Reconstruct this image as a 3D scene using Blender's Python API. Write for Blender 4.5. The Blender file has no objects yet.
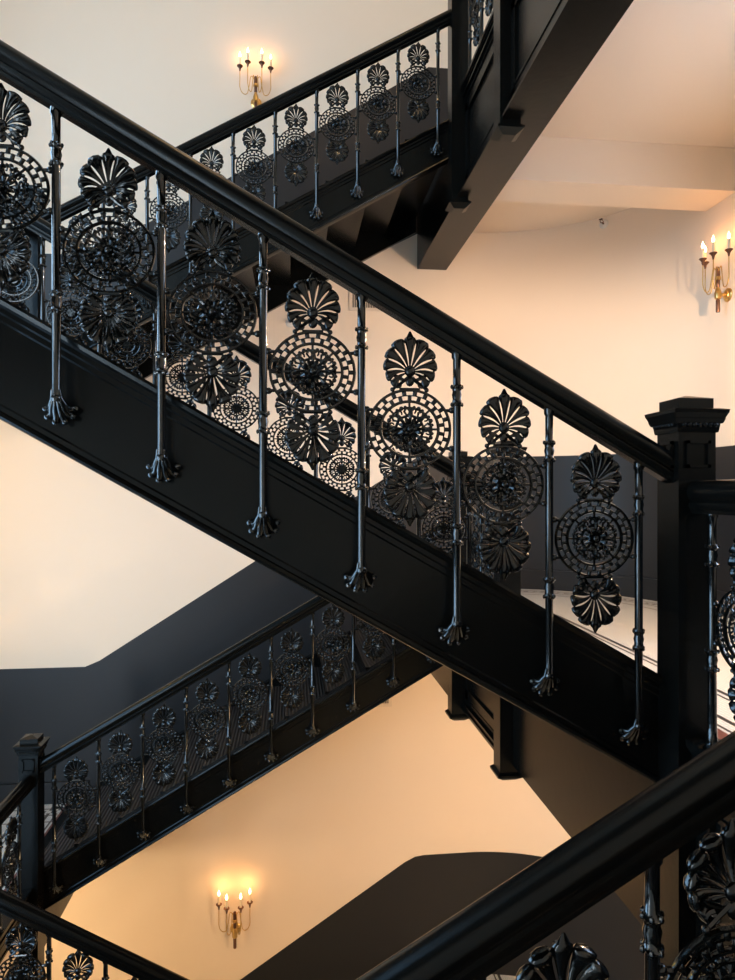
import bpy, math, random
from mathutils import Vector, Matrix
random.seed(4)
PI = math.pi
C = bpy.context.scene.collection
M_ = 0.573          # pitch of every flight
T = 0.28            # tread depth
H = 3.533           # storey height
TH = 0.1119         # heading of the camera off the stair's own axes

# ------------------------------------------------------------------ materials
def mat(name, col, rough=0.5, tint=None, metal=0.0, coat=0.0, bump=0.0, bscale=60, var=0.0, emit=None, estr=0, spec=0.5):
    m = bpy.data.materials.new(name); m.use_nodes = True
    n = m.node_tree.nodes; l = m.node_tree.links; b = n['Principled BSDF']
    b.inputs['Base Color'].default_value = (*col, 1); b.inputs['Roughness'].default_value = rough
    b.inputs['Metallic'].default_value = metal; b.inputs['Coat Weight'].default_value = coat
    b.inputs['Specular IOR Level'].default_value = spec
    if tint: b.inputs['Specular Tint'].default_value = (*tint, 1)
    tc = n.new('ShaderNodeTexCoord')
    if bump:
        t = n.new('ShaderNodeTexNoise'); t.inputs['Scale'].default_value = bscale; t.inputs['Detail'].default_value = 4
        l.new(tc.outputs['Object'], t.inputs['Vector'])
        bp = n.new('ShaderNodeBump'); bp.inputs['Strength'].default_value = bump; bp.inputs['Distance'].default_value = 0.004
        l.new(t.outputs['Fac'], bp.inputs['Height']); l.new(bp.outputs['Normal'], b.inputs['Normal'])
    if var:
        t = n.new('ShaderNodeTexNoise'); t.inputs['Scale'].default_value = 2.3; t.inputs['Detail'].default_value = 5
        l.new(tc.outputs['Object'], t.inputs['Vector'])
        mx = n.new('ShaderNodeMix'); mx.data_type = 'RGBA'
        mx.inputs['A'].default_value = (*[c*(1-var) for c in col], 1); mx.inputs['B'].default_value = (*[min(1, c*(1+var)) for c in col], 1)
        l.new(t.outputs['Fac'], mx.inputs['Factor']); l.new(mx.outputs['Result'], b.inputs['Base Color'])
    if emit:
        b.inputs['Emission Color'].default_value = (*emit, 1); b.inputs['Emission Strength'].default_value = estr
    return m

COOL = (.72, .89, 1.0)
IRON = mat('black_cast_iron', (.0022, .0023, .0021), .15, coat=.15, bump=.25, bscale=90, spec=.42, tint=COOL)
ROD_IRON = mat('polished_black_iron', (.0022, .0023, .0021), .13, coat=.3, bump=.15, bscale=60, spec=.52, tint=COOL)
WOOD = mat('black_painted_wood', (.0026, .0027, .0024), .27, bump=.10, bscale=28, spec=.20, tint=COOL)
DADO = mat('charcoal_wall_paint', (.0135, .0155, .0185), .42, bump=.1, bscale=20, spec=.3)
PLASTER = mat('cream_plaster', (.82, .70, .56), .75, bump=.25, bscale=9, var=.02)
CEIL = mat('cream_ceiling_paint', (.80, .67, .53), .8, bump=.1, bscale=12)
BRASS = mat('aged_brass', (.62, .40, .14), .3, metal=1)
BRONZE = mat('dark_bronze', (.16, .08, .05), .4, metal=.7)
WAX = mat('ivory_candle_sleeve', (.85, .75, .55), .5)
FLAME = mat('candle_bulb', (1, .7, .35), .4, emit=(1, .62, .25), estr=14)
WHITE = mat('white_enamel', (.75, .72, .66), .35)
VENTM = mat('cream_vent_metal', (.72, .62, .50), .45)
DARKHOLE = mat('vent_interior', (.05, .04, .035), .8)
WINF = mat('window_frame_paint', (.02, .02, .02), .4)

def tread_mat():
    m = mat('ribbed_black_tread', (.022, .022, .024), .38)
    n = m.node_tree.nodes; l = m.node_tree.links
    tc = n.new('ShaderNodeTexCoord'); w = n.new('ShaderNodeTexWave'); w.wave_type = 'BANDS'; w.bands_direction = 'X'
    w.inputs['Scale'].default_value = 13; w.inputs['Distortion'].default_value = 0
    l.new(tc.outputs['Object'], w.inputs['Vector'])
    bp = n.new('ShaderNodeBump'); bp.inputs['Strength'].default_value = .9; bp.inputs['Distance'].default_value = .006
    l.new(w.outputs['Fac'], bp.inputs['Height']); l.new(bp.outputs['Normal'], n['Principled BSDF'].inputs['Normal'])
    mx = n.new('ShaderNodeMix'); mx.data_type = 'RGBA'
    mx.inputs['A'].default_value = (.010, .010, .011, 1); mx.inputs['B'].default_value = (.045, .045, .048, 1)
    l.new(w.outputs['Fac'], mx.inputs['Factor']); l.new(mx.outputs['Result'], n['Principled BSDF'].inputs['Base Color'])
    return m
TREAD = tread_mat()

def mosaic_mat():
    m = mat('mosaic_tile_floor', (.6, .6, .56), .3)
    n = m.node_tree.nodes; l = m.node_tree.links; b = n['Principled BSDF']
    tc = n.new('ShaderNodeTexCoord'); sp = n.new('ShaderNodeSeparateXYZ'); l.new(tc.outputs['Object'], sp.inputs[0])
    def mth(op, a, b_=0.0, c=0.0):
        k = n.new('ShaderNodeMath'); k.operation = op
        for i, v in enumerate((a, b_, c)):
            if isinstance(v, (int, float)): k.inputs[i].default_value = v
            else: l.new(v, k.inputs[i])
        return k.outputs[0]
    x, y = sp.outputs['X'], sp.outputs['Y']
    du = mth('MAXIMUM', mth('SUBTRACT', x, 1.62), 0)
    dv = mth('MAXIMUM', mth('SUBTRACT', mth('ABSOLUTE', mth('SUBTRACT', y, 2.7)), 1.9), 0)
    dist = mth('SUBTRACT', 1.45, mth('SQRT', mth('ADD', mth('MULTIPLY', du, du), mth('MULTIPLY', dv, dv))))
    # distance from the well edge, the same on both sides of the well
    ww = mth('SUBTRACT', mth('ABSOLUTE', mth('ADD', x, .17)), 1.57)
    def band(d, a, c):
        return mth('MULTIPLY', mth('GREATER_THAN', d, a), mth('LESS_THAN', d, c))
    dark = None
    for d, a, c in ((dist, .10, .115), (dist, .14, .19), (dist, .215, .23), (ww, .03, .05), (ww, .085, .10), (ww, .20, .215), (ww, .26, .285), (ww, .44, .455), (ww, .475, .50), (dist, .33, .345)):
        q = band(d, a, c); dark = q if dark is None else mth('MAXIMUM', dark, q)
    red = band(ww, .115, .185)
    # fret dashes in the dark band by the wall
    ch = n.new('ShaderNodeTexChecker'); ch.inputs['Scale'].default_value = 22; l.new(tc.outputs['Object'], ch.inputs['Vector'])
    fret = mth('MULTIPLY', band(dist, .14, .19), ch.outputs['Fac'])
    dark = mth('SUBTRACT', dark, fret)
    vo = n.new('ShaderNodeTexVoronoi'); vo.inputs['Scale'].default_value = 55; vo.inputs['Randomness'].default_value = .15
    vo.feature = 'DISTANCE_TO_EDGE'; l.new(tc.outputs['Object'], vo.inputs['Vector'])
    gr = mth('LESS_THAN', vo.outputs['Distance'], .07)
    def mix(f, a, c):
        k = n.new('ShaderNodeMix'); k.data_type = 'RGBA'
        l.new(f, k.inputs['Factor'])
        for nm, v in (('A', a), ('B', c)):
            if isinstance(v, tuple): k.inputs[nm].default_value = (*v, 1)
            else: l.new(v, k.inputs[nm])
        return k.outputs['Result']
    c0 = mix(gr, (.60, .64, .66), (.36, .38, .40))
    c1 = mix(dark, c0, (.035, .035, .04)); c2 = mix(red, c1, (.11, .035, .03))
    l.new(c2, b.inputs['Base Color'])
    return m
MOSAIC = mosaic_mat()

# ------------------------------------------------------------------ mesh builder
class MB:
    def __init__(s): s.v = []; s.f = []
    def add(s, vs, fs):
        o = len(s.v); s.v += [tuple(p) for p in vs]; s.f += [tuple(i+o for i in f) for f in fs]; return s
    def hexa(s, p):   # 8 points: bottom ring 0-3, top ring 4-7
        return s.add(p, [(0, 3, 2, 1), (4, 5, 6, 7), (0, 1, 5, 4), (1, 2, 6, 5), (2, 3, 7, 6), (3, 0, 4, 7)])
    def box(s, x0, x1, y0, y1, z0, z1):
        return s.hexa([(x0, y0, z0), (x1, y0, z0), (x1, y1, z0), (x0, y1, z0), (x0, y0, z1), (x1, y0, z1), (x1, y1, z1), (x0, y1, z1)])
    def frust(s, cx, cy, w0, w1, z0, z1, d0=None, d1=None):
        d0 = d0 or w0; d1 = d1 or w1
        return s.hexa([(cx+sx*w/2, cy+sy*d/2, z) for w, d, z in ((w0, d0, z0), (w1, d1, z1)) for sx, sy in ((-1, -1), (1, -1), (1, 1), (-1, 1))])
    def tube(s, path, rad, n=8, cap=True, flat=1.0, up=Vector((0, 1, 0))):
        path = [Vector(p) for p in path]; N = len(path)
        if not hasattr(rad, '__len__'): rad = [rad]*N
        rings = []
        for i, p in enumerate(path):
            t = (path[min(i+1, N-1)]-path[max(i-1, 0)]).normalized()
            a = up - t*up.dot(t)
            if a.length < 1e-3: a = Vector((1, 0, 0)) - t*t.x
            a.normalize(); b = t.cross(a)
            rings.append([p + (a*math.cos(2*PI*k/n)*flat + b*math.sin(2*PI*k/n))*rad[i] for k in range(n)])
        vs = [q for r in rings for q in r]; fs = []
        for i in range(N-1):
            for k in range(n):
                fs.append((i*n+k, i*n+(k+1) % n, (i+1)*n+(k+1) % n, (i+1)*n+k))
        if cap: fs += [tuple(range(n-1, -1, -1)), tuple((N-1)*n+k for k in range(n))]
        return s.add(vs, fs)
    def ring(s, c, R, r, N=40, n=6, ax='y', flat=1.0):    # torus in the x-z plane (ax y) or x-y plane (ax z)
        vs = []; fs = []
        for i in range(N):
            a = 2*PI*i/N
            for k in range(n):
                b = 2*PI*k/n; rr = R+r*math.cos(b); h = r*math.sin(b)*flat
                if ax == 'y': vs.append((c[0]+rr*math.cos(a), c[1]+h, c[2]+rr*math.sin(a)))
                else: vs.append((c[0]+rr*math.cos(a), c[1]+rr*math.sin(a), c[2]+h))
        for i in range(N):
            for k in range(n):
                fs.append((i*n+k, ((i+1) % N)*n+k, ((i+1) % N)*n+(k+1) % n, i*n+(k+1) % n))
        return s.add(vs, fs)
    def ball(s, c, r, n=8, m=6, sy=1.0, sz=1.0):
        vs = [(c[0], c[1], c[2]-r*sz)]; fs = []
        for i in range(1, m):
            a = -PI/2+PI*i/m
            for k in range(n):
                vs.append((c[0]+r*math.cos(a)*math.cos(2*PI*k/n), c[1]+sy*r*math.cos(a)*math.sin(2*PI*k/n), c[2]+sz*r*math.sin(a)))
        vs.append((c[0], c[1], c[2]+r*sz)); L = len(vs)-1
        for k in range(n):
            fs.append((0, 1+(k+1) % n, 1+k)); fs.append((L, L-n+k, L-n+(k+1) % n))
        for i in range(m-2):
            for k in range(n):
                a = 1+i*n+k; b = 1+i*n+(k+1) % n; fs.append((a, b, b+n, a+n))
        return s.add(vs, fs)
    def lathe(s, prof, c=(0, 0, 0), n=12):        # prof: (r, z)
        vs = []; fs = []
        for r, z in prof:
            for k in range(n): vs.append((c[0]+r*math.cos(2*PI*k/n), c[1]+r*math.sin(2*PI*k/n), c[2]+z))
        for i in range(len(prof)-1):
            for k in range(n): fs.append((i*n+k, i*n+(k+1) % n, (i+1)*n+(k+1) % n, (i+1)*n+k))
        fs += [tuple(range(n-1, -1, -1)), tuple((len(prof)-1)*n+k for k in range(n))]
        return s.add(vs, fs)
    def sweep(s, prof, pts):        # prof: closed (y, z) loop; pts: [(x, z)] run in the x-z plane, profile kept upright
        n = len(prof); vs = [(x, py, z+pz) for x, z in pts for py, pz in prof]; fs = []
        for i in range(len(pts)-1):
            for k in range(n): fs.append((i*n+k, (i+1)*n+k, (i+1)*n+(k+1) % n, i*n+(k+1) % n))
        fs += [tuple(range(n)), tuple((len(pts)-1)*n+k for k in range(n-1, -1, -1))]
        return s.add(vs, fs)
    def mesh(s, name, m, smooth=35):
        me = bpy.data.meshes.new(name); me.from_pydata(s.v, [], s.f); me.update()
        import bmesh
        bm = bmesh.new(); bm.from_mesh(me); bmesh.ops.recalc_face_normals(bm, faces=bm.faces); bm.to_mesh(me); bm.free()
        me.materials.append(m)
        if smooth:
            me.polygons.foreach_set('use_smooth', [True]*len(me.polygons)); me.set_sharp_from_angle(angle=math.radians(smooth))
        return me
    def obj(s, name, m, parent=None, smooth=35):
        return link(s.mesh(name, m, smooth), name, parent)

def link(me, name, parent=None, loc=None):
    o = bpy.data.objects.new(name, me); C.objects.link(o)
    if parent: o.parent = parent
    if loc: o.location = loc
    return o
def tag(o, label=None, cat=None, group=None, kind=None):
    for k, v in (('label', label), ('category', cat), ('group', group), ('kind', kind)):
        if v: o[k] = v
    return o
def empty(name, loc=(0, 0, 0), rz=0, **k):
    o = bpy.data.objects.new(name, None); C.objects.link(o); o.location = loc; o.rotation_euler = (0, 0, rz)
    o.empty_display_size = .1
    return tag(o, **k)

# ------------------------------------------------------------------ cast iron ornament (prototypes, local: x along, z up, y across)
def petal_fan(mb, cz, sgn, R, sx=1.0, n=11, spread=2.15, r1=.0115, cy=0):
    """palmette: tapering fingers that fan out from a boss, ends touching; slits between them stay open"""
    half = spread/(n-1)
    for i in range(n):
        q = (i-(n-1)/2)/((n-1)/2)
        a = q*spread
        L = R*(1.0-.35*abs(q)**1.3)
        mid = i == (n-1)//2
        if mid: L *= 1.03
        pts = []; rad = []
        for t in (0, .15, .32, .5, .66, .8, .9, .96, 1.0):
            rr = .010+(L-.010)*t
            aa = a*(.80+.20*min(1, t*1.15))
            pts.append((math.sin(aa)*rr*sx, cy-.012*math.sin(t*PI*.85)-.002, cz+sgn*math.cos(aa)*rr))
            hs = rr*math.sin(half)
            w = hs*(.56+.62*t**2.4) if t <= .85 else hs*(1.14 if t < .98 else .62)
            if mid and t > .85: w = hs*{.9: .85, .96: .5, 1.0: .12}[t]
            if t == .96 and not mid: w = hs*1.0
            rad.append(max(w, .002))
        if mid: pts[-1] = (0, pts[-1][1], cz+sgn*(L+.012))
        mb.tube(pts, rad, n=8, flat=.62)
        # raised rib along each finger
        for q_ in (-1, 1):      # rolled rim on both edges of the finger
            mb.tube([(p[0]+q_*math.cos(a)*w_*.62, p[1]-w_*.42, p[2]-sgn*q_*math.sin(a)*w_*.62) for p, w_ in zip(pts[1:-1], rad[1:-1])], [.0014, .0020, .0025, .0030, .0032, .0028, .0018], n=5)
    mb.ball((0, cy-.006, cz+sgn*.004), .017, 10, 6, sy=.7)
    mb.ring((0, cy-.012, cz+sgn*.006), .011, .0028, 14, 5)
def volutes(mb, cz, sgn):
    for sx in (-1, 1):
        pts = []; rad = []
        for k in range(15):
            t = k/14; a = t*2.2*PI; rr = .016*(1-.72*t)
            pts.append((sx*(.020+rr*math.sin(a)+.014), -.004, cz-sgn*(.006-rr*math.cos(a)*.7)))
            rad.append(.0045*(1-.35*t))
        mb.tube(pts, rad, n=5)
        mb.tube([(sx*.006, -.005, cz+sgn*.014), (sx*.028, -.004, cz-sgn*.004), (sx*.048, 0, cz-sgn*.018)], [.006, .005, .0045], n=6)
        mb.ball((sx*.050, 0, cz-sgn*.020), .0072, 8, 6)
    mb.tube([(-.03, 0, cz-sgn*.020), (.03, 0, cz-sgn*.020)], .006, n=6)
def shell_mesh(sgn, name):
    mb = MB()
    petal_fan(mb, sgn*.163, sgn, .103, sx=.93, n=11)
    volutes(mb, sgn*.134, sgn)
    mb.ball((0, -.003, sgn*.139), .0135, 10, 6, sy=.5, sz=1.2)
    for sx in (-1, 1):      # little side leaves at the foot of the palmette
        mb.tube([(sx*.012, -.004, sgn*.140), (sx*.036, -.009, sgn*.147), (sx*.052, -.004, sgn*.158)], [.003, .008, .003], n=6, flat=.7)
    return mb.mesh(name, IRON, 50)
SHELL_UP = shell_mesh(1, 'shell'); SHELL_DN = shell_mesh(-1, 'shell')
def medallion_mesh():
    mb = MB()
    mb.ring((0, 0, 0), .1120, .0042, 56, 6, flat=1.6)
    mb.ring((0, 0, 0), .0795, .0044, 48, 6, flat=1.6)
    N = 22
    def sector(r0, r1, a0, a1, y0, y1):
        vs = []
        for y in (y0, y1):
            for r, a in ((r0, a0), (r1, a0), (r1, a1), (r0, a1)): vs.append((r*math.cos(a), y, r*math.sin(a)))
        mb.hexa(vs)
    def bar(r0, r1, a, w, d):
        ca, sa = math.cos(a), math.sin(a)
        mb.tube([(r0*ca, 0, r0*sa), ((r0+.0015)*ca, 0, (r0+.0015)*sa), ((r1-.0015)*ca, 0, (r1-.0015)*sa), (r1*ca, 0, r1*sa)], [w*.8, w, w, w*.8], n=8, flat=d)
    mb.ring((0, 0, 0), .0962, .0017, 44, 5, flat=1.5)
    for i in range(N):      # key pattern: two staggered rows of blocks
        a = 2*PI*i/N; w = 2*PI/N
        bar(.0955, .1110, a, .0062, 1.0)
        bar(.0800, .0965, a+.5*w, .0056, 1.0)
    for k in range(8):      # pins that hold the rosette
        a = 2*PI*k/8
        mb.tube([(.058*math.cos(a), 0, .058*math.sin(a)), (.077*math.cos(a), 0, .077*math.sin(a))], .0034, n=5)
    for sx in (-1, 1):      # pins to the balusters
        for sz in (-1, 1):
            mb.tube([(sx*.098, 0, sz*.054), (sx*.130, 0, sz*.056)], .0052, n=6)
            mb.ball((sx*.1165, 0, sz*.0555), .0095, 8, 6)
    mb.v = [(max(-.131, min(.131, x*1.07)), y, z*1.01) for x, y, z in mb.v]
    return mb.mesh('medallion', IRON, 50)
MEDAL = medallion_mesh()
def rosette_mesh():
    mb = MB()
    mb.ball((0, -.010, 0), .0095, 10, 6, sy=.9)
    mb.ring((0, -.008, 0), .0150, .0034, 20, 5); mb.tube([(0, -.004, 0), (0, .002, 0)], .017, n=16, up=Vector((0, 0, 1)))
    for k in range(8):
        a = 2*PI*k/8+PI/8; ca, sa = math.cos(a), math.sin(a)
        P = lambda r, t, y: (r*ca-t*sa, y, r*sa+t*ca)
        mb.tube([P(.013, 0, -.007), P(.022, 0, -.014), P(.031, 0, -.008)], [.0035, .0062, .0022], n=6)
        # outer curled leaf
        for q in (-1, 1):
            pts = []; rad = []
            for j in range(9):
                t = j/8; b = t*1.7*PI; rr = .0098*(1-.45*t)
                pts.append(P(.043-rr*math.cos(b), q*(.0085-.0+rr*math.sin(b)*.8), -.006-.006*math.sin(t*PI))); rad.append(.0036-.0014*t)
            mb.tube(pts, rad, n=5)
        mb.ball(P(.0545, 0, -.005), .0058, 7, 5)
        a2 = a+PI/8; ca, sa = math.cos(a2), math.sin(a2)
        Q = lambda r, t, y: (r*ca-t*sa, y, r*sa+t*ca)
        mb.tube([Q(.014, 0, -.004), Q(.034, 0, -.010), Q(.052, 0, -.005)], [.003, .0052, .0035], n=6)
        mb.ball(Q(.0385, 0, -.013), .0044, 6, 5)
    mb.ring((0, 0, 0), .033, .0036, 28, 5); mb.ring((0, 0, 0), .0535, .0028, 36, 5)
    for k in range(16):
        a = 2*PI*(k+.5)/16; mb.ball((.0555*math.cos(a), -.002, .0555*math.sin(a)), .0042, 6, 5)
        mb.tube([(.034*math.cos(a), -.003, .034*math.sin(a)), (.045*math.cos(a+.12), -.007, .045*math.sin(a+.12)), (.053*math.cos(a-.05), -.003, .053*math.sin(a-.05))], [.002, .0036, .002], n=5)
    mb.v = [(x*1.21, y*1.15, z*1.16) for x, y, z in mb.v]
    return mb.mesh('rosette', IRON, 50)
ROSE = rosette_mesh()
R0 = .0118
def rod_mesh(length, foot=True, name='baluster'):
    mb = MB()
    def collar(z):
        p = []
        for dz, r in ((-.034, R0), (-.030, R0+.002), (-.026, R0+.0055), (-.022, R0+.002), (-.012, R0+.001), (.0, R0+.0035), (.010, R0+.001), (.018, R0+.0025), (.022, R0+.0055), (.027, R0+.002), (.031, R0)):
            p.append((r, z+dz))
        return p
    zs = [-.115, -.52 if foot else -length*.62]
    prof = [(R0*.95, -length+(.055 if foot else 0))]
    if not foot: prof = [(R0+.010, -length), (R0+.010, -length+.012), (R0+.003, -length+.02), (R0+.001, -length+.06)]
    for z in reversed(zs): prof += collar(z)
    prof += [(R0, -.012), (R0+.004, -.006), (R0+.004, .01)]
    mb.lathe(prof, n=12)
    for z in zs:
        for k in range(6):      # leaves standing out of each collar
            a = 2*PI*k/6
            for dz, s in ((.024, 1), (-.028, 1)):
                mb.ball(((R0+.004)*math.cos(a), (R0+.004)*math.sin(a), z+dz), .0045, 5, 4, sz=1.5)
    return mb.mesh(name, ROD_IRON, 40)
def foot_mesh(length):
    mb = MB(); z0 = -length
    mb.lathe([(R0*.95, z0+.053), (R0+.003, z0+.062), (R0, z0+.07)], n=10)
    n = 6
    for i in range(n):
        a = PI*(.95+1.10*i/(n-1))
        tx, tz = .036*math.cos(a), .032*math.sin(a)
        bx = .008*math.cos(a)
        pts = [(bx, -.004, z0+.085), (bx*1.1, .002, z0+.062), (bx*1.3+tx*.22, .016, z0+.042+tz*.2), (tx*.62, .030, z0+.034+tz*.55), (tx, .038, z0+.032+tz), (tx*1.14, .030, z0+.032+tz*1.10), (tx*1.08, .022, z0+.032+tz*1.05)]
        mb.tube(pts, [.0060, .0082, .0108, .0118, .0108, .0076, .0040], n=8)
    mb.ball((0, .036, z0+.036), .022, 10, 6, sy=.8)
    return mb.mesh('baluster_foot', ROD_IRON, 50)
LEN = .845
ROD = rod_mesh(LEN); FOOT = foot_mesh(LEN)
# handrail: round grip over a moulded base; z=0 is the underside
def rail_prof(s=1.0):
    p = []
    for k in range(13):
        a = math.radians(-38+256*k/12); p.append((.0355*math.cos(a)*s, .063+.0345*math.sin(a)))
    p += [(-.0240*s, .036), (-.0290*s, .031), (-.0295*s, .022), (-.0255*s, .012), (-.0215*s, .010), (-.0215*s, 0), (.0215*s, 0), (.0215*s, .010), (.0255*s, .012), (.0295*s, .022), (.0290*s, .031), (.0240*s, .036)]
    return p

def put_bay(root, x, z, rod=True):
    o = link(MEDAL, 'medallion', root, (x, 0, z))
    link(ROSE, 'rosette', o); link(SHELL_UP, 'shell', o); link(SHELL_DN, 'shell', o)
def balustrade(label, v, u0, u1, ar, slope, rods, rot=False, med_off=-.30, rmesh=None, fmesh=None, group=None):
    """sloping run: rail underside z = ar + slope*u (world u); rods at world u positions; foot side +y local (rot turns it to -y)"""
    root = empty('balustrade', (0, v, 0), PI if rot else 0, label=label, cat='balustrade', group=group)
    sg = -1 if rot else 1
    zf = lambda u: ar+slope*u
    a, b = sorted((sg*u0, sg*u1))
    mb = MB(); N = 24
    mb.sweep(rail_prof(), [(a+(b-a)*k/N, zf(sg*(a+(b-a)*k/N))) for k in range(N+1)]); mb.obj('handrail', WOOD, root, 30)
    for u in rods:
        r = link(rmesh or ROD, 'baluster', root, (sg*u, 0, zf(u)-.004)); link(fmesh or FOOT, 'baluster_foot', r)
    for a_, b_ in zip(rods[:-1], rods[1:]):
        um = (a_+b_)/2; put_bay(root, sg*um, zf(um)+med_off)
    return root
def string_part(root, sgn_y, y, thick, x0, x1, aT, aB, slope, name='stringer'):
    """closed string with stepped mouldings; front face at y, body grows to y+sgn*thick"""
    mb = MB(); s = sgn_y; h = aT-aB
    prof = [(y, 0), (y-s*.010, .004), (y-s*.014, .012), (y-s*.010, .022), (y-s*.004, .026), (y-s*.004, .040), (y, .046), (y, h-.072), (y-s*.006, h-.066), (y-s*.006, h-.050), (y-s*.012, h-.044), (y-s*.012, h-.030), (y-s*.022, h-.022), (y-s*.026, h-.010), (y-s*.022, h), (y+s*(thick+.01), h), (y+s*(thick+.01), h-.02), (y+s*thick, h-.026), (y+s*thick, 0)]
    N = 2
    mb.sweep(prof, [(x0+(x1-x0)*k/N, aB+slope*(x0+(x1-x0)*k/N)) for k in range(N+1)])
    return mb.obj(name, WOOD, root, 25)

def flight(label, u_lo, u_hi, v_near, v_far, zlo, aT, aB, up, n=11, near_side=1, far_aT=None, far_aB=None, rise=None):
    """stair between two strings. up=+1 climbs with u. near string face v_near, far string face v_far"""
    root = empty('stair_flight', (0, 0, 0), 0, label=label, cat='staircase')
    x0, x1 = u_lo, u_hi
    string_part(root, 1, v_near, .045, x0, x1, aT, aB, up*M_)
    string_part(root, -1, v_far, .045, x0, x1, far_aT if far_aT is not None else aT, far_aB if far_aB is not None else aB, up*M_)
    rise = rise or 1.767/n
    y0, y1 = v_near+.047, v_far-.047
    for k in range(1, n):
        z = zlo+rise*k
        if up > 0: a = u_hi-.012-T*(n-k); b = a+T
        else: b = u_hi-T*(k-1); a = b-T
        mb = MB()
        if up > 0: mb.box(a-.025, b+.01, y0, y1, z-.028, z)
        else: mb.box(a-.01, b+.025, y0, y1, z-.028, z)
        to = mb.obj('tread', TREAD, root, 0); to.data.materials.append(WOOD)
        for p in to.data.polygons: p.material_index = 0 if p.normal.z > .5 else 1
        mb = MB(); e = a if up > 0 else b
        mb.box(e-.010, e+.010, y0, y1, z-rise, z-.028)
        mb.obj('riser', WOOD, root, 0)
    return root

# ------------------------------------------------------------------ newel post
def newel(label, u, v, z0, ztop, w=.117, wide=True, pendant=True, group=None, floor_z=None):
    root = empty('newel_post', (u, v, z0), 0, label=label, cat='post', group=group)
    h = ztop-z0
    mb = MB(); mb.frust(0, 0, w, w, 0, h-.085)
    mb.obj('shaft', WOOD, root, 0)
    cap = MB(); zz = h-.085
    cap.frust(0, 0, w+.010, w+.014, zz-.030, zz-.022); cap.frust(0, 0, w+.014, w+.018, zz-.022, zz-.004)
    cap.frust(0, 0, w+.028, w+.040, zz-.004, zz+.010); cap.frust(0, 0, w+.036, w+.050, zz+.010, zz+.026); cap.frust(0, 0, w+.052, w+.054, zz+.026, zz+.036)
    cap.frust(0, 0, w+.060, w+.012, zz+.036, zz+.042)
    cap.frust(0, 0, w-.008, w-.008, zz+.040, zz+.072); cap.frust(0, 0, w-.008, .01, zz+.072, zz+.085)
    co = cap.obj('cap', WOOD, root, 0)
    bd = MB()
    for s in range(4):
        ca, sa = math.cos(s*PI/2), math.sin(s*PI/2)
        for k in range(7):
            t = (k-3)*(w/7.2); d = w/2+.012
            bd.ball((ca*d-sa*t, sa*d+ca*t, zz-.008), .0078, 8, 6)
    bd.obj('beading', WOOD, co, 60)
    for s in range(4):      # sunk square with a raised moulding on each face
        fr = MB(); d0 = w/2+.004; pw = w*.32; z1 = zz-.055; z2 = zz-.135
        rot = Matrix.Rotation(s*PI/2, 4, 'Z')
        for (a, b, c, e) in ((-pw, pw, z1-.009, z1), (-pw, pw, z2, z2+.009), (-pw, -pw+.009, z2, z1), (pw-.009, pw, z2, z1)):
            q = MB(); q.box(a, b, -d0-.006, -d0+.001, c, e); fr.add([rot @ Vector(p) for p in q.v], q.f)
        fr.obj('square_moulding', WOOD, root, 0)
    if pendant:
        pd = MB()
        pd.frust(0, 0, w+.004, w+.030, 0, -.012); pd.frust(0, 0, w+.034, w+.034, -.012, -.024); pd.frust(0, 0, w+.030, w*.62, -.024, -.050); 
        pd.obj('pendant', WOOD, root, 0)
    return root

# ------------------------------------------------------------------ the walls of the hall
VB, VF, UL, UR = 6.05, -.65, -3.4, 3.07
RC = 1.45; CU, CVB, CVF = UR-RC, VB-RC, VF+RC
ZB, ZT = -4.44, 6.15
ZL, ZM_, ZU, ZM = -.885, -2.675, 2.66, .885
def arc(cu, cv, a0, a1, r, n=40): return [(cu+r*math.cos(a0+(a1-a0)*k/n), cv+r*math.sin(a0+(a1-a0)*k/n)) for k in range(n+1)]
def wall(name, pts, z0=ZB, z1=ZT, m=PLASTER, th=.12, sgn=1, label=None):
    """wall through plan points, thickened outwards"""
    mb = MB(); n = len(pts); out = []
    for i, p in enumerate(pts):
        a = pts[max(i-1, 0)]; b = pts[min(i+1, n-1)]; d = Vector((b[0]-a[0], b[1]-a[1])).normalized()
        out.append((p[0]+d.y*sgn*th, p[1]-d.x*sgn*th))
    vs = [(*p, z) for z in (z0, z1) for q in (pts, out) for p in q]      # blocks: inner low, outer low, inner high, outer high
    fs = []
    for i in range(n-1):
        k = i+1
        fs += [(i, k, 2*n+k, 2*n+i), (n+i, 3*n+i, 3*n+k, n+k), (i, n+i, n+k, k), (2*n+i, 2*n+k, 3*n+k, 3*n+i)]
    fs += [(0, 2*n, 3*n, n), (n-1, 2*n-1, 4*n-1, 3*n-1)]
    mb.add(vs, fs); me = mb.mesh(name, m, 30)
    o = link(me, name); tag(o, kind='structure', label=label); return o
wall('wall_back', [(UL, VB), (CU, VB)], sgn=-1, label='tall cream plaster wall behind the stairs')
wall('wall_back_corner', arc(CU, CVB, PI/2, 0, RC), sgn=-1, label='cream plaster wall curving round the far side of the landings')
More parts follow.
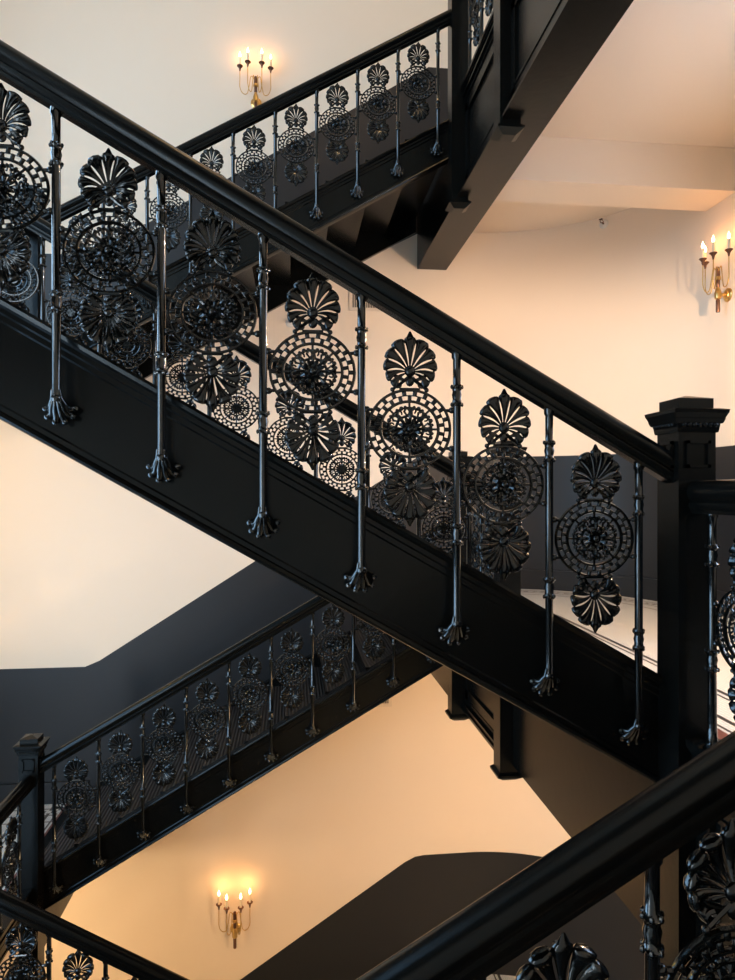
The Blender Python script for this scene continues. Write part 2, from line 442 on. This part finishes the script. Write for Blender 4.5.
def pierced(name, label, ax, c0, c1, a0, a1, holes):
    """straight wall with window holes; ax 'x': wall runs along u at v c0..c1, ax 'y': runs along v at u c0..c1"""
    mb = MB()
    def bx(a, b, z0, z1):
        if b-a < 1e-4 or z1-z0 < 1e-4: return
        if ax == 'x': mb.box(a, b, c0, c1, z0, z1)
        else: mb.box(c0, c1, a, b, z0, z1)
    ha, hb = holes[0][0], holes[0][1]
    bx(a0, ha, ZB, ZT); bx(hb, a1, ZB, ZT); z = ZB
    for _, _, p, q in sorted(holes, key=lambda h: h[2]): bx(ha, hb, z, p); z = q
    bx(ha, hb, z, ZT)
    tag(mb.obj(name, PLASTER, None, 0), kind='structure', label=label)
    for _, _, p, q in holes:
        mb = MB(); m = (c0+c1)/2
        def fx(a, b, z0, z1):
            if ax == 'x': mb.box(a, b, m-.035, m+.035, z0, z1)
            else: mb.box(m-.035, m+.035, a, b, z0, z1)
        n = max(1, round((hb-ha)/.9))
        for k in range(n+1): fx(ha+(hb-ha-.05)*k/n, ha+(hb-ha-.05)*k/n+.05, p, q)
        for t in (0, .5, 1): fx(ha, hb, p+(q-p-.05)*t, p+(q-p-.05)*t+.05)
        WN[0] += 1; tag(mb.obj('window_%d' % WN[0], WINF, None, 0), kind='structure', label='added, unseen black framed window in the '+name.replace('_', ' '))
WN = [2]
pierced('wall_right', 'cream plaster wall with added windows at the right of the landings', 'y', UR, UR+.12, CVF, CVB, [(1.3, 2.9, ZL+.95, ZL+2.5), (1.3, 2.9, ZU+.95, ZU+2.9)])  # unseen windows added to cast cool light on landing floor and wall
pierced('wall_front', 'cream plaster wall with added narrow windows on the near side of the half landings', 'x', VF-.12, VF, UL, CU, [(-3.32, -2.72, ZM+.4, ZM+2.9), (-3.32, -2.72, ZM_+.4, ZM_+2.9)])  # unseen narrow windows added to put bright streaks on the balusters
wall('wall_front_corner', arc(CU, CVF, -PI/2, 0, RC), sgn=1, label='curved cream plaster corner at the near right')
# left wall with two tall windows, one over each half landing
def left_wall():
    mb = MB(); holes = [(0.1, 4.2, ZM+.75, ZM+3.3), (0.1, 4.2, ZM_+.75, ZM_+3.3)]
    x0, x1 = UL-.12, UL
    mb.box(x0, x1, VF, 0.1, ZB, ZT); mb.box(x0, x1, 4.2, VB, ZB, ZT)
    mb.box(x0, x1, 0.1, 4.2, ZB, ZM_+.75); mb.box(x0, x1, 0.1, 4.2, ZM_+3.3, ZM+.75); mb.box(x0, x1, 0.1, 4.2, ZM+3.3, ZT)
    tag(mb.obj('wall_left', PLASTER, None, 0), kind='structure', label='cream plaster wall with two tall windows beside the half landings')
left_wall()
for i, zc in enumerate((ZM, ZM_)):
    mb = MB()
    for y in (.1, 1.11, 2.12, 3.13, 4.14): mb.box(UL-.10, UL-.03, y, y+.06, zc+.75, zc+3.3)
    for z in (.75, 1.95, 3.24): mb.box(UL-.10, UL-.03, .1, 4.2, zc+z, zc+z+.06)
    tag(mb.obj('window_%d' % (i+1), WINF, None, 0), kind='structure', label='tall black framed window over a half landing')
mb = MB(); mb.box(UL-.12, UR+.12, VF-.12, VB+.12, ZT, ZT+.12)
tag(mb.obj('ceiling', CEIL, None, 0), kind='structure', label='cream ceiling over the stairwell')
mb = MB(); mb.box(UL-.12, UR+.12, VF-.12, VB+.12, ZB-.12, ZB)
tag(mb.obj('floor', MOSAIC, None, 0), kind='structure', label='tiled floor at the foot of the stairwell')

# landing floors
def slab(name, z0, z1, right, m, label):
    mb = MB()
    if right:
        out = [(1.24, VF+.001), (CU, VF+.001)] + arc(CU, CVF, -PI/2, 0, RC-.001)[1:] + arc(CU, CVB, 0, PI/2, RC-.001) + [(1.24, VB-.001)]
    else:
        out = [(UL+.001, VF+.001), (-1.70, VF+.001), (-1.70, VB-.001), (UL+.001, VB-.001)]
    n = len(out); mb.add([(*p, z0) for p in out]+[(*p, z1) for p in out], [tuple(range(n-1, -1, -1)), tuple(range(n, 2*n))]+[(i, (i+1) % n, n+(i+1) % n, n+i) for i in range(n)])
    return tag(mb.obj(name, m, None, 0), kind='structure', label=label)
for z, right, lab in ((ZU, 1, 'upper landing'), (ZL, 1, 'main landing with bordered mosaic tiles'), (ZM, 0, 'upper half landing'), (ZM_, 0, 'lower half landing with striped mosaic border')):
    slab('floor', z-.03, z, right, MOSAIC, 'tiled floor of the '+lab)
    slab('ceiling', z-(.27 if right else .21), z-.031, right, CEIL, 'cream underside of the '+lab)
# plaster beams crossing under the right hand landings
for z in (ZU-.27, ZL-.27):
    mb = MB(); mb.box(1.395, UR-.002, 4.36, 4.70, z-.30, z-.001)
    tag(mb.obj('trim_1', CEIL, None, 0), kind='structure', label='cream plaster beam under the landing')

# ------------------------------------------------------------------ dado (dark lower wall) following floors and flights
def dado(name, poly, y, th, label, m=DADO):
    """poly of (u, zlo, zhi) on the back wall"""
    mb = MB()
    for (u0, a0, b0), (u1, a1, b1) in zip(poly[:-1], poly[1:]):
        mb.hexa([(u0, y-th, a0), (u1, y-th, a1), (u1, y, a1), (u0, y, a0), (u0, y-th, b0), (u1, y-th, b1), (u1, y, b1), (u0, y, b0)])
    return tag(mb.obj(name, m, None, 30), kind='structure', label=label)
def strip_on(ptlist, z0, z1, th, name, m, label):
    return wall(name, ptlist, z0, z1, m, th, sgn=1, label=label)
for i, (zt, zs0, zm0) in enumerate(((ZU, ZU+1.22, ZM+1.16), (ZL, ZL+1.21, ZM_+1.165), (ZL-H, ZL-H+1.21-.05, ZM_-H+1.165))):
    w0, w1 = (-1.775, 1.15) if i else (-1.775, 1.24)
    zm = zm0-1.16
    if i < 2:
        dado('trim_2', [(UL, zm, zm0), (w0, zm, zm0), (w0+.12, zm, zm0+.05), (w1, zt-.25, zs0), (w1+.04, zt-.2, zs0), (CU, zt-.2, zs0)], VB, .006, 'charcoal dado climbing the back wall beside the stair')
    else:
        dado('trim_2', [(-.64, ZB, ZB+.001), (1.02, ZB, -3.37), (1.116, ZB, -3.325), (1.2, ZB, -3.315), (CU, ZB, -3.315)], VB, .006, 'charcoal dado climbing the back wall at the foot of the stairwell')
    lo = zt-.2 if i < 2 else ZB
    rp = arc(CU, CVB, PI/2, 0, RC) + arc(CU, CVF, 0, -PI/2, RC)
    strip_on(rp, lo if i == 2 else zt+.0, zs0 if i < 2 else -3.315, .006, 'trim_3', DADO, 'charcoal dado round the curved landing wall')
    if i < 2:
        strip_on([(1.40, VB)]+rp, zt, zt+.15, .022, 'baseboard_right', DADO, 'dark baseboard round the curved landing wall')
        strip_on([(1.40, VB)]+rp, zt+.15, zt+.175, .03, 'trim_4', DADO, 'dark moulding on top of the curved baseboard')
        mb = MB(); mb.box(UL, -1.74, VB-.025, VB-.006, zm, zm+.16); mb.box(UL, -1.74, VB-.033, VB-.006, zm+.16, zm+.185)
        tag(mb.obj('baseboard_back', DADO, None, 0), kind='structure', label='dark baseboard at the back of the half landing')
        mb = MB(); mb.box(UL, UL+.006, VF, VB, zm, zm+(.74 if i else .74)); 
        tag(mb.obj('trim_5', DADO, None, 0), kind='structure', label='charcoal dado under the half landing window')

# ------------------------------------------------------------------ landing edge beams with panels, newels
NV = (4.59, 3.62, 1.93, .99)
def edge(right, zt, zb, label):
    """panelled black beam along the well edge; visible face looks into the well"""
    root = empty('landing_edge', (1.20 if right else -1.70, 0, 0), 0 if right else PI, label=label, cat='landing edge')
    # local: face at x=0 looking -x, body to +x; y along (mirrored when turned)
    f = 1 if right else -1
    mb = MB(); mb.box(0, .20, min(f*VF, f*VB)+.002, max(f*VF, f*VB)-.002, zb, zt-.12); mb.box(0, .04, min(f*VF, f*VB)+.002, max(f*VF, f*VB)-.002, zt-.12, zt-.02)
    if zt > 2: mb.box(-.065, .205, VF+.002, VB-.002, zb-.012, zb+.004)
    if right: mb.box(-.065, .0, NV[0]+.06, VB-.002, zb+.003, zt-.2)
    mb.obj('beam', WOOD, root, 0)
    for a, b in ((NV[3]+.06, NV[2]-.06), (NV[2]+.06, NV[1]-.06), (NV[1]+.06, NV[0]-.06)):
        y0, y1 = sorted((f*a, f*b))
        plain = abs(a-(NV[2]+.06)) < 1e-6 and zt < 2
        cur = MB()      # curb moulding on top
        for (x0, x1, c, d) in ((-.045, .055, zt-.022, zt), (-.036, .02, zt-.036, zt-.022), (-.026, .01, zt-.062, zt-.036), (-.034, .01, zt-.074, zt-.062), (-.018, .01, zt-.10, zt-.074), (-.010, .01, zt-.125, zt-.10)):
            if not plain: cur.box(x0, x1, y0, y1, c, d)
        if not plain: cur.obj('top_moulding', WOOD, root, 0)
        bt = MB()
        for (x0, x1, c, d) in ((-.040, .01, zb, zb+.018), (-.030, .01, zb+.018, zb+.040), (-.036, .01, zb+.040, zb+.050), (-.016, .01, zb+.050, zb+.080)):
            if not plain: bt.box(x0, x1, y0, y1, c, d)
        if not plain:
            bt.obj('bottom_moulding', WOOD, root, 0)
            pn = MB(); z0, z1 = zb+.080, zt-.125
            for (ya, yb, za, zb_) in ((y0, y1, z0, z0+.055), (y0, y1, z1-.055, z1), (y0, y0+.06, z0, z1), (y1-.06, y1, z0, z1)):
                pn.box(-.012, .002, ya, yb, za, zb_)
            for (ya, yb, za, zb_) in ((y0+.06, y1-.06, z0+.055, z0+.070), (y0+.06, y1-.06, z1-.070, z1-.055), (y0+.06, y0+.075, z0+.055, z1-.055), (y1-.075, y1-.06, z0+.055, z1-.055)):
                pn.box(-.018, .002, ya, yb, za, zb_)
            pn.obj('panel_frame', WOOD, root, 0)
    return root
edge(True, -.73, -1.495, 'black panelled edge of the main landing, seen under the central flight')
edge(True, 2.79, 2.045, 'black panelled edge beam of the upper landing, running out of the top of the photo')
edge(False, ZM+.13, ZM-.36, 'black panelled edge of the upper half landing at far left')
edge(False, ZM_+.13, ZM_-.47, 'black panelled edge of the lower half landing at bottom left')

DROP = .70
nl = {
 ('L', 0): 'black newel post whose pendant hangs below the top of the lower back flight',
 ('L', 1): 'black newel post with pendant at the far foot of the central flight',
 ('L', 2): 'large black square newel post with beaded cap at the near foot of the central flight',
 ('L', 3): 'black newel post at the head of the nearest flight, beyond the right edge',
 ('U', 0): 'black newel post at the head of the upper back flight, ending in a small pendant',
 ('U', 1): 'black newel post nearer on the upper landing edge, cut by the top of the photo',
 ('M', 0): 'black newel post at the foot of the upper back flight, behind ironwork',
 ('M', 1): 'black newel post at the far head of the central flight',
 ('M', 2): 'black newel post at the near head of the central flight',
 ('D', 0): 'black capped newel post at the foot of the lower back flight, at bottom left',
 ('D', 1): 'black newel post at the far head of the lowest flight',
 ('D', 2): 'black newel post at the near head of the lowest flight',
}
for (lv, i), lab in nl.items():
    z = {'L': -.88, 'U': 2.66, 'M': ZM, 'D': ZM_}[lv]
    u = {0: 1.150, 1: 1.185, 2: 1.193, 3: 1.193}[i] if lv in 'LU' else -1.68
    newel(lab, u, NV[i], z-(DROP-.05 if lv in 'LU' else .38 if lv == 'M' else .50), z+(1.172 if lv == 'L' else 1.15 if lv == 'U' else 1.10), pendant=True)

# ------------------------------------------------------------------ flights and their balustrades
A1 = .6765          # near rail of the central flight: underside at u=0
u1s = [-.6409+T*k for k in range(-3, 7)]
flight('black central stair flight descending to the big newel post', -1.625, 1.135, 1.985, 3.565, ZL, .083, -.262, -1, far_aT=-.007, far_aB=-.352)
balustrade('nearest full black iron balustrade, descending from upper left to the big newel post', 1.925, -1.625, 1.137, A1, -M_, u1s)
balustrade('black iron balustrade on the far side of the central flight, seen through the near one', 3.62, -1.625, 1.137, A1-.10, -M_, [-1.55+.0+T*k-.002 for k in range(0, 10)], rot=True)
A2 = 2.632
u2s = [-.392+T*k for k in range(-4, 6)]
flight('upper back stair flight climbing right, its step undersides showing', -1.625, 1.11, 4.645, 6.018, ZM, 1.99, 1.705, 1)
balustrade('black iron balustrade climbing right to the upper landing, under the upper sconce', 4.59, -1.625, 1.11, A2, M_, u2s)
u4s = [-1.5407+T*k for k in range(0, 10)]
flight('lower back stair flight climbing right from the small capped newel post', -1.625, 1.11, 4.645, 6.018, ZM_, 1.99-H, 1.705-H, 1)
balustrade('black iron balustrade climbing right from the small newel post at bottom left', 4.59, -1.625, 1.11, A2-H, M_, u4s)
u0s = [.556+T*k for k in range(-8, 3)]
flight('near stair flight climbing right, directly in front of the viewer', -1.625, 1.135, -.60, .935, ZM_, 1.99-H, 1.705-H, 1)
balustrade('closest black handrail and ironwork, rising across the bottom right corner', .99, -1.625, 1.137, A2-H+.020, M_, u0s, rot=True, med_off=-.318)
flight('near upper stair flight passing above the viewer', -1.625, 1.135, -.60, .935, ZM, 1.99, 1.705, 1)
flight('lowest central stair flight descending from the lower half landing', -1.625, 1.135, 1.985, 3.565, ZL-H, .083-H, -.262-H, -1, far_aT=-.037-H, far_aB=-.382-H)
balustrade('black handrail and ironwork descending right across the bottom left corner', 3.62, -1.625, 1.137, A1-.12-H, -M_, [-1.52+T*k for k in range(0, 10)], rot=True)
balustrade('near balustrade of the lowest flight, below the photo', 1.925, -1.625, 1.137, A1-H, -M_, u1s)

# level balustrades along the landing edges
def level(label, u, va, vb, zrail, zcurb, rods):
    root = empty('balustrade', (u, 0, 0), PI/2, label=label, cat='balustrade')   # local x = world v
    mb = MB(); mb.sweep(rail_prof(), [(va, zrail-.098), (vb, zrail-.098)]); mb.obj('handrail', WOOD, root, 30)
    L = zrail-.098-zcurb; rm = rod_mesh(L, False)
    for x in rods: link(rm, 'baluster', root, (x, 0, zrail-.1))
    for a, b in zip(rods[:-1], rods[1:]): put_bay(root, (a+b)/2, zrail-.098-.31)
for lv, zt, name in (('L', -.73, 'main landing'), ('U', 2.79, 'upper landing')):
    zr = .035 if lv == 'L' else 3.57
    level('level black iron railing right of the big newel post on the main landing' if lv == 'L' else 'level black iron railing on the upper landing edge nearest the viewer, above the photo', 1.193, NV[3]+.06, NV[2]-.06, zr, zt, [1.80-T*k for k in range(3)])
    level('level iron railing of the %s between its two farthest newel posts' % name, 1.18, NV[1]+.06, NV[0]-.06, zr, zt, [NV[1]+.205+T*k for k in range(3)])
for z, name in ((ZM, 'upper'), (ZM_, 'lower')):
    level('level iron railing of the %s half landing beside its farthest newel post' % name, -1.68, NV[1]+.06, NV[0]-.06, z+.86, z+.13, [NV[1]+.205+T*k for k in range(3)])
    level('level iron railing of the %s half landing on the near side' % name, -1.68, NV[3]+.06, NV[2]-.06, z+.86, z+.13, [NV[3]+.16+T*k for k in range(3)])

# ------------------------------------------------------------------ wall sconces
def sconce(label, loc, rz, power):
    """origin at the back plate on the wall; local -y looks into the room"""
    root = empty('wall_sconce', loc, rz, label=label, cat='wall light', group='candle wall sconces')
    mb = MB(); q = MB(); q.lathe([(.048, 0), (.048, .006), (.040, .012), (.030, .014), (.026, .022), (.010, .026)], n=24)
    mb.add([(x, -z, y) for x, y, z in q.v], q.f); mb.tube([(0, -.02, 0), (0, -.075, 0)], .012, n=10); mb.obj('back_plate', BRASS, root, 40)
    mb = MB(); mb.lathe([(.012, -.125), (.014, -.120), (.014, -.04), (.010, -.035), (.009, .05), (.013, .055), (.013, .10), (.009, .105), (.009, .125), (.015, .13), (.015, .185), (.006, .195)], (0, -.078, 0), 12); mb.obj('stem', BRONZE, root, 40)
    mb = MB(); mb.lathe([(.012, -.035), (.022, -.028), (.024, .01), (.018, .03), (.011, .05)], (0, -.078, 0), 14); mb.obj('stem_collar', BRASS, root, 40)
    mb = MB(); mb.lathe([(.012, .10), (.021, .106), (.020, .124), (.011, .13)], (0, -.078, 0), 14); mb.obj('stem_collar', BRASS, root, 40)
    for x, y in ((-.136, -.085), (-.064, -.150), (.056, -.150), (.130, -.085)):
        s = 1 if x > 0 else -1
        pts = []
        x0, y0 = s*.012, -.078; ctrl = [Vector(p) for p in ((x0, y0, .165), (x*.30, y0+(y-y0)*.3, .19), (x*.42, y0+(y-y0)*.45, .10), (x*.55, y0+(y-y0)*.6, .035), (x*.82, y0+(y-y0)*.85, .035), (x, y, .085), (x, y, .16), (x, y, .262))]
        for i in range(len(ctrl)-1):
            p0, p1, p2, p3 = ctrl[max(i-1, 0)], ctrl[i], ctrl[i+1], ctrl[min(i+2, len(ctrl)-1)]
            for k in range(5):
                t = k/5; pts.append(.5*((2*p1)+(-p0+p2)*t+(2*p0-5*p1+4*p2-p3)*t*t+(-p0+3*p1-3*p2+p3)*t**3))
        pts.append(ctrl[-1])
        mb = MB(); mb.tube(pts, .0036, n=7); arm = mb.obj('arm', BRASS, root, 60)
        mb = MB(); mb.lathe([(.005, .225), (.010, .25), (.020, .264), (.026, .268), (.026, .273), (.012, .274)], (x, y, 0), 14); mb.obj('candle_cup', BRONZE, arm, 40)
        mb = MB(); mb.lathe([(.0105, .272), (.0105, .345), (.006, .348)], (x, y, 0), 12); mb.obj('candle_sleeve', WAX, arm, 40)
        mb = MB(); mb.lathe([(.004, .346), (.009, .354), (.0105, .364), (.008, .376), (.004, .386), (.001, .396)], (x, y, 0), 10); mb.obj('flame_bulb', FLAME, arm, 60)
    L = bpy.data.lights.new('sconce_light', 'POINT'); L.energy = power; L.color = (1, .42, .14); L.shadow_soft_size = .03
    for x, y in ((-.1, -.085), (.1, -.085)):
        lo = bpy.data.objects.new('sconce_light', L); C.objects.link(lo); lo.parent = root; lo.location = (x, y-.012, .405)
    return root
SP = 0.5
sconce('four-candle brass sconce high on the back wall above the upper back railing', (-.315, VB, 3.45), 0, SP)
sconce('four-candle brass sconce on the right wall, seen from the side', (UR, 4.45, 1.395), -PI/2, SP)
sconce('four-candle brass sconce low on the back wall beneath the lower back flight', (-.495, VB, -3.86), 0, SP)

# ------------------------------------------------------------------ vents and sprinklers
def vent(label, u, z, w=.335, h=.20):
    root = empty('wall_vent', (u, VB, z), 0, label=label, cat='vent', group='wall vents')
    mb = MB(); t = .028
    for b in ((0, w, 0, t), (0, w, h-t, h), (0, t, t, h-t), (w-t, w, t, h-t)): mb.box(b[0], b[1], -.014, -.001, b[2], b[3])
    mb.obj('frame', VENTM, root, 0)
    mb = MB(); mb.box(t, w-t, -.003, -.001, t, h-t); mb.obj('backing', DARKHOLE, root, 0)
    mb = MB(); n = 19
    for k in range(n):
        x = t+(w-2*t)*(k+.5)/n; mb.box(x-.0022, x+.0022, -.012, -.003, t, h-t)
    mb.obj('grille', VENTM, root, 0)
vent('cream wall vent with vertical grille behind the central handrail', .512, 1.635)
vent('cream wall vent just beneath the lower back flight', .565, -1.945)
def sprinkler(label, loc, rz):
    root = empty('sprinkler_head', loc, rz, label=label, cat='sprinkler')
    q = MB(); q.lathe([(.038, 0), (.040, .004), (.034, .010), (.020, .012)], n=20)
    mb = MB(); mb.add([(x, -z, y) for x, y, z in q.v], q.f); mb.obj('escutcheon', WHITE, root, 40)
    mb = MB(); mb.tube([(0, -.01, 0), (0, -.045, 0)], .010, n=10); mb.v = [(x*.6, y, z*.6) for x, y, z in mb.v]; mb.tube([(-.012, -.04, 0), (-.012, -.06, .012), (.0, -.07, .02), (.012, -.06, .012), (.012, -.04, 0)], .003, n=6); mb.box(-.014, .014, -.08, -.058, .020, .024)
    mb.obj('nozzle', BRONZE, root, 30)
an = math.atan2(5.575-CVB, 2.692-CU)
sprinkler('small round white sprinkler head on the curved wall below the plaster beam', (CU+RC*math.cos(an), CVB+RC*math.sin(an), 2.325), an-PI/2)
sprinkler('small round white sprinkler head seen through the central ironwork', (-.017, VB, 1.51), 0)

# ------------------------------------------------------------------ light
def area(loc, rot, sx, sy, e, col, name='daylight', spread=PI):
    L = bpy.data.lights.new(name, 'AREA'); L.shape = 'RECTANGLE'; L.size = sx; L.size_y = sy; L.energy = e; L.color = col; L.spread = spread
    o = bpy.data.objects.new(name, L); C.objects.link(o); o.location = loc; o.rotation_euler = rot
    return o
SKY = (.47, .73, 1.0)
for zc, e, e2 in ((ZM, 235, 60), (ZM_, 195, 95)):
    area((UL-.14, 2.15, zc+2.02), (0, -PI/2, 0), 2.5, 4.1, e, SKY)
    area((-3.02, VF-.14, zc+1.65), (PI/2, 0, 0), .6, 2.5, e2, (.88, .94, 1.0))  # added narrow source behind the viewer, for streaks on the rods
area((UR+.14, 2.1, ZL+1.72), (0, PI/2, 0), 1.55, 1.6, 75, (.62, .76, 1.0))  # added cool source outside the made-up right window
area((UR+.14, 2.1, ZU+1.92), (0, PI/2, 0), 1.95, 1.6, 4, (.80, .84, 1.0))  # weak added source at the upper right window

# unseen lamps, most of them added to bring the walls up to brightness
def globe(label, loc, power, col, r=.09, drop=0):
    root = empty('unseen_lamp', loc, 0, label=label, cat='lamp')
    mb = MB(); mb.lathe([(.07, -.001), (.07, -.015), (.02, -.025), (.02, -.05)], n=20); mb.obj('ceiling_rose', BRASS, root, 40)
    if drop: mb = MB(); mb.tube([(0, 0, -.03), (0, 0, -.06-drop)], .008, n=8); mb.obj('drop_rod', BRASS, root, 40)
    mb = MB(); mb.ball((0, 0, -.05-drop-r*.8), r, 20, 12, sz=.8)
    g = mb.obj('lamp_globe', GLOBE, root, 60)
    if drop:
        mb = MB(); zb = -.05-drop
        mb.lathe([(.02, zb+.05), (.05, zb+.045), (.24, zb-.115), (.243, zb-.118), (.236, zb-.116), (.045, zb+.035), (.02, zb+.04)], n=32); mb.obj('added_lamp_shade', BRASS, root, 40)  # opaque cone added to keep the light off beam and ceiling
    L = bpy.data.lights.new('unseen_lamp_light', 'POINT'); L.energy = power; L.color = col; L.shadow_soft_size = .03 if drop else r
    lo = bpy.data.objects.new('unseen_lamp_light', L); C.objects.link(lo); lo.parent = root; lo.location = (0, 0, -.05-drop-r*2.2-(.0 if drop else .05))
GLOBE = mat('lit_glass_globe', (.9, .8, .65), .3, emit=(1, .75, .45), estr=6)
WARM = (1, .56, .26)
globe('added, unseen pendant lamp hanging under the upper landing, out of the photo', (2.55, 2.7, ZU-.27), 225, (1, .63, .35), drop=1.2)  # added to brighten the curved wall beyond the landing
globe('added, unseen pendant lamp hanging under the main landing, out of the photo', (2.55, 2.7, ZL-.27), 195, (1, .64, .35), drop=1.0)  # added to brighten the walls one storey down
globe('round lamp under the upper half landing, out of the photo', (-2.7, 4.3, ZM-.21), 17, (1, .60, .08))
globe('added, unseen lamp under the lower half landing, out of the photo', (-2.7, 4.3, ZM_-.21), 48, (1, .74, .44))  # added to warm the wall at lower left
globe('added, unseen lamp over the stairwell, above the photo', (.6, 2.7, ZT), 50, (1, .60, .27))  # added to warm the top of the back wall

w = bpy.data.worlds.new('World'); bpy.context.scene.world = w; w.use_nodes = True
w.node_tree.nodes['Background'].inputs[0].default_value = (.75, .85, 1, 1); w.node_tree.nodes['Background'].inputs[1].default_value = .4

# ------------------------------------------------------------------ camera
cam = bpy.data.cameras.new('camera'); co = bpy.data.objects.new('camera', cam); C.objects.link(co)
cam.sensor_fit = 'VERTICAL'; cam.sensor_height = 24; cam.lens = 673.0/980*24
cam.shift_y = 2/980; cam.clip_start = .02
co.location = (0, 0, 0); co.rotation_euler = (PI/2, 0, -TH)
sc = bpy.context.scene; sc.camera = co
sc.view_settings.view_transform = 'Standard'; sc.view_settings.look = 'None'; sc.view_settings.gamma = 1; sc.view_settings.use_curve_mapping = False
sc.view_settings.exposure = 0.36
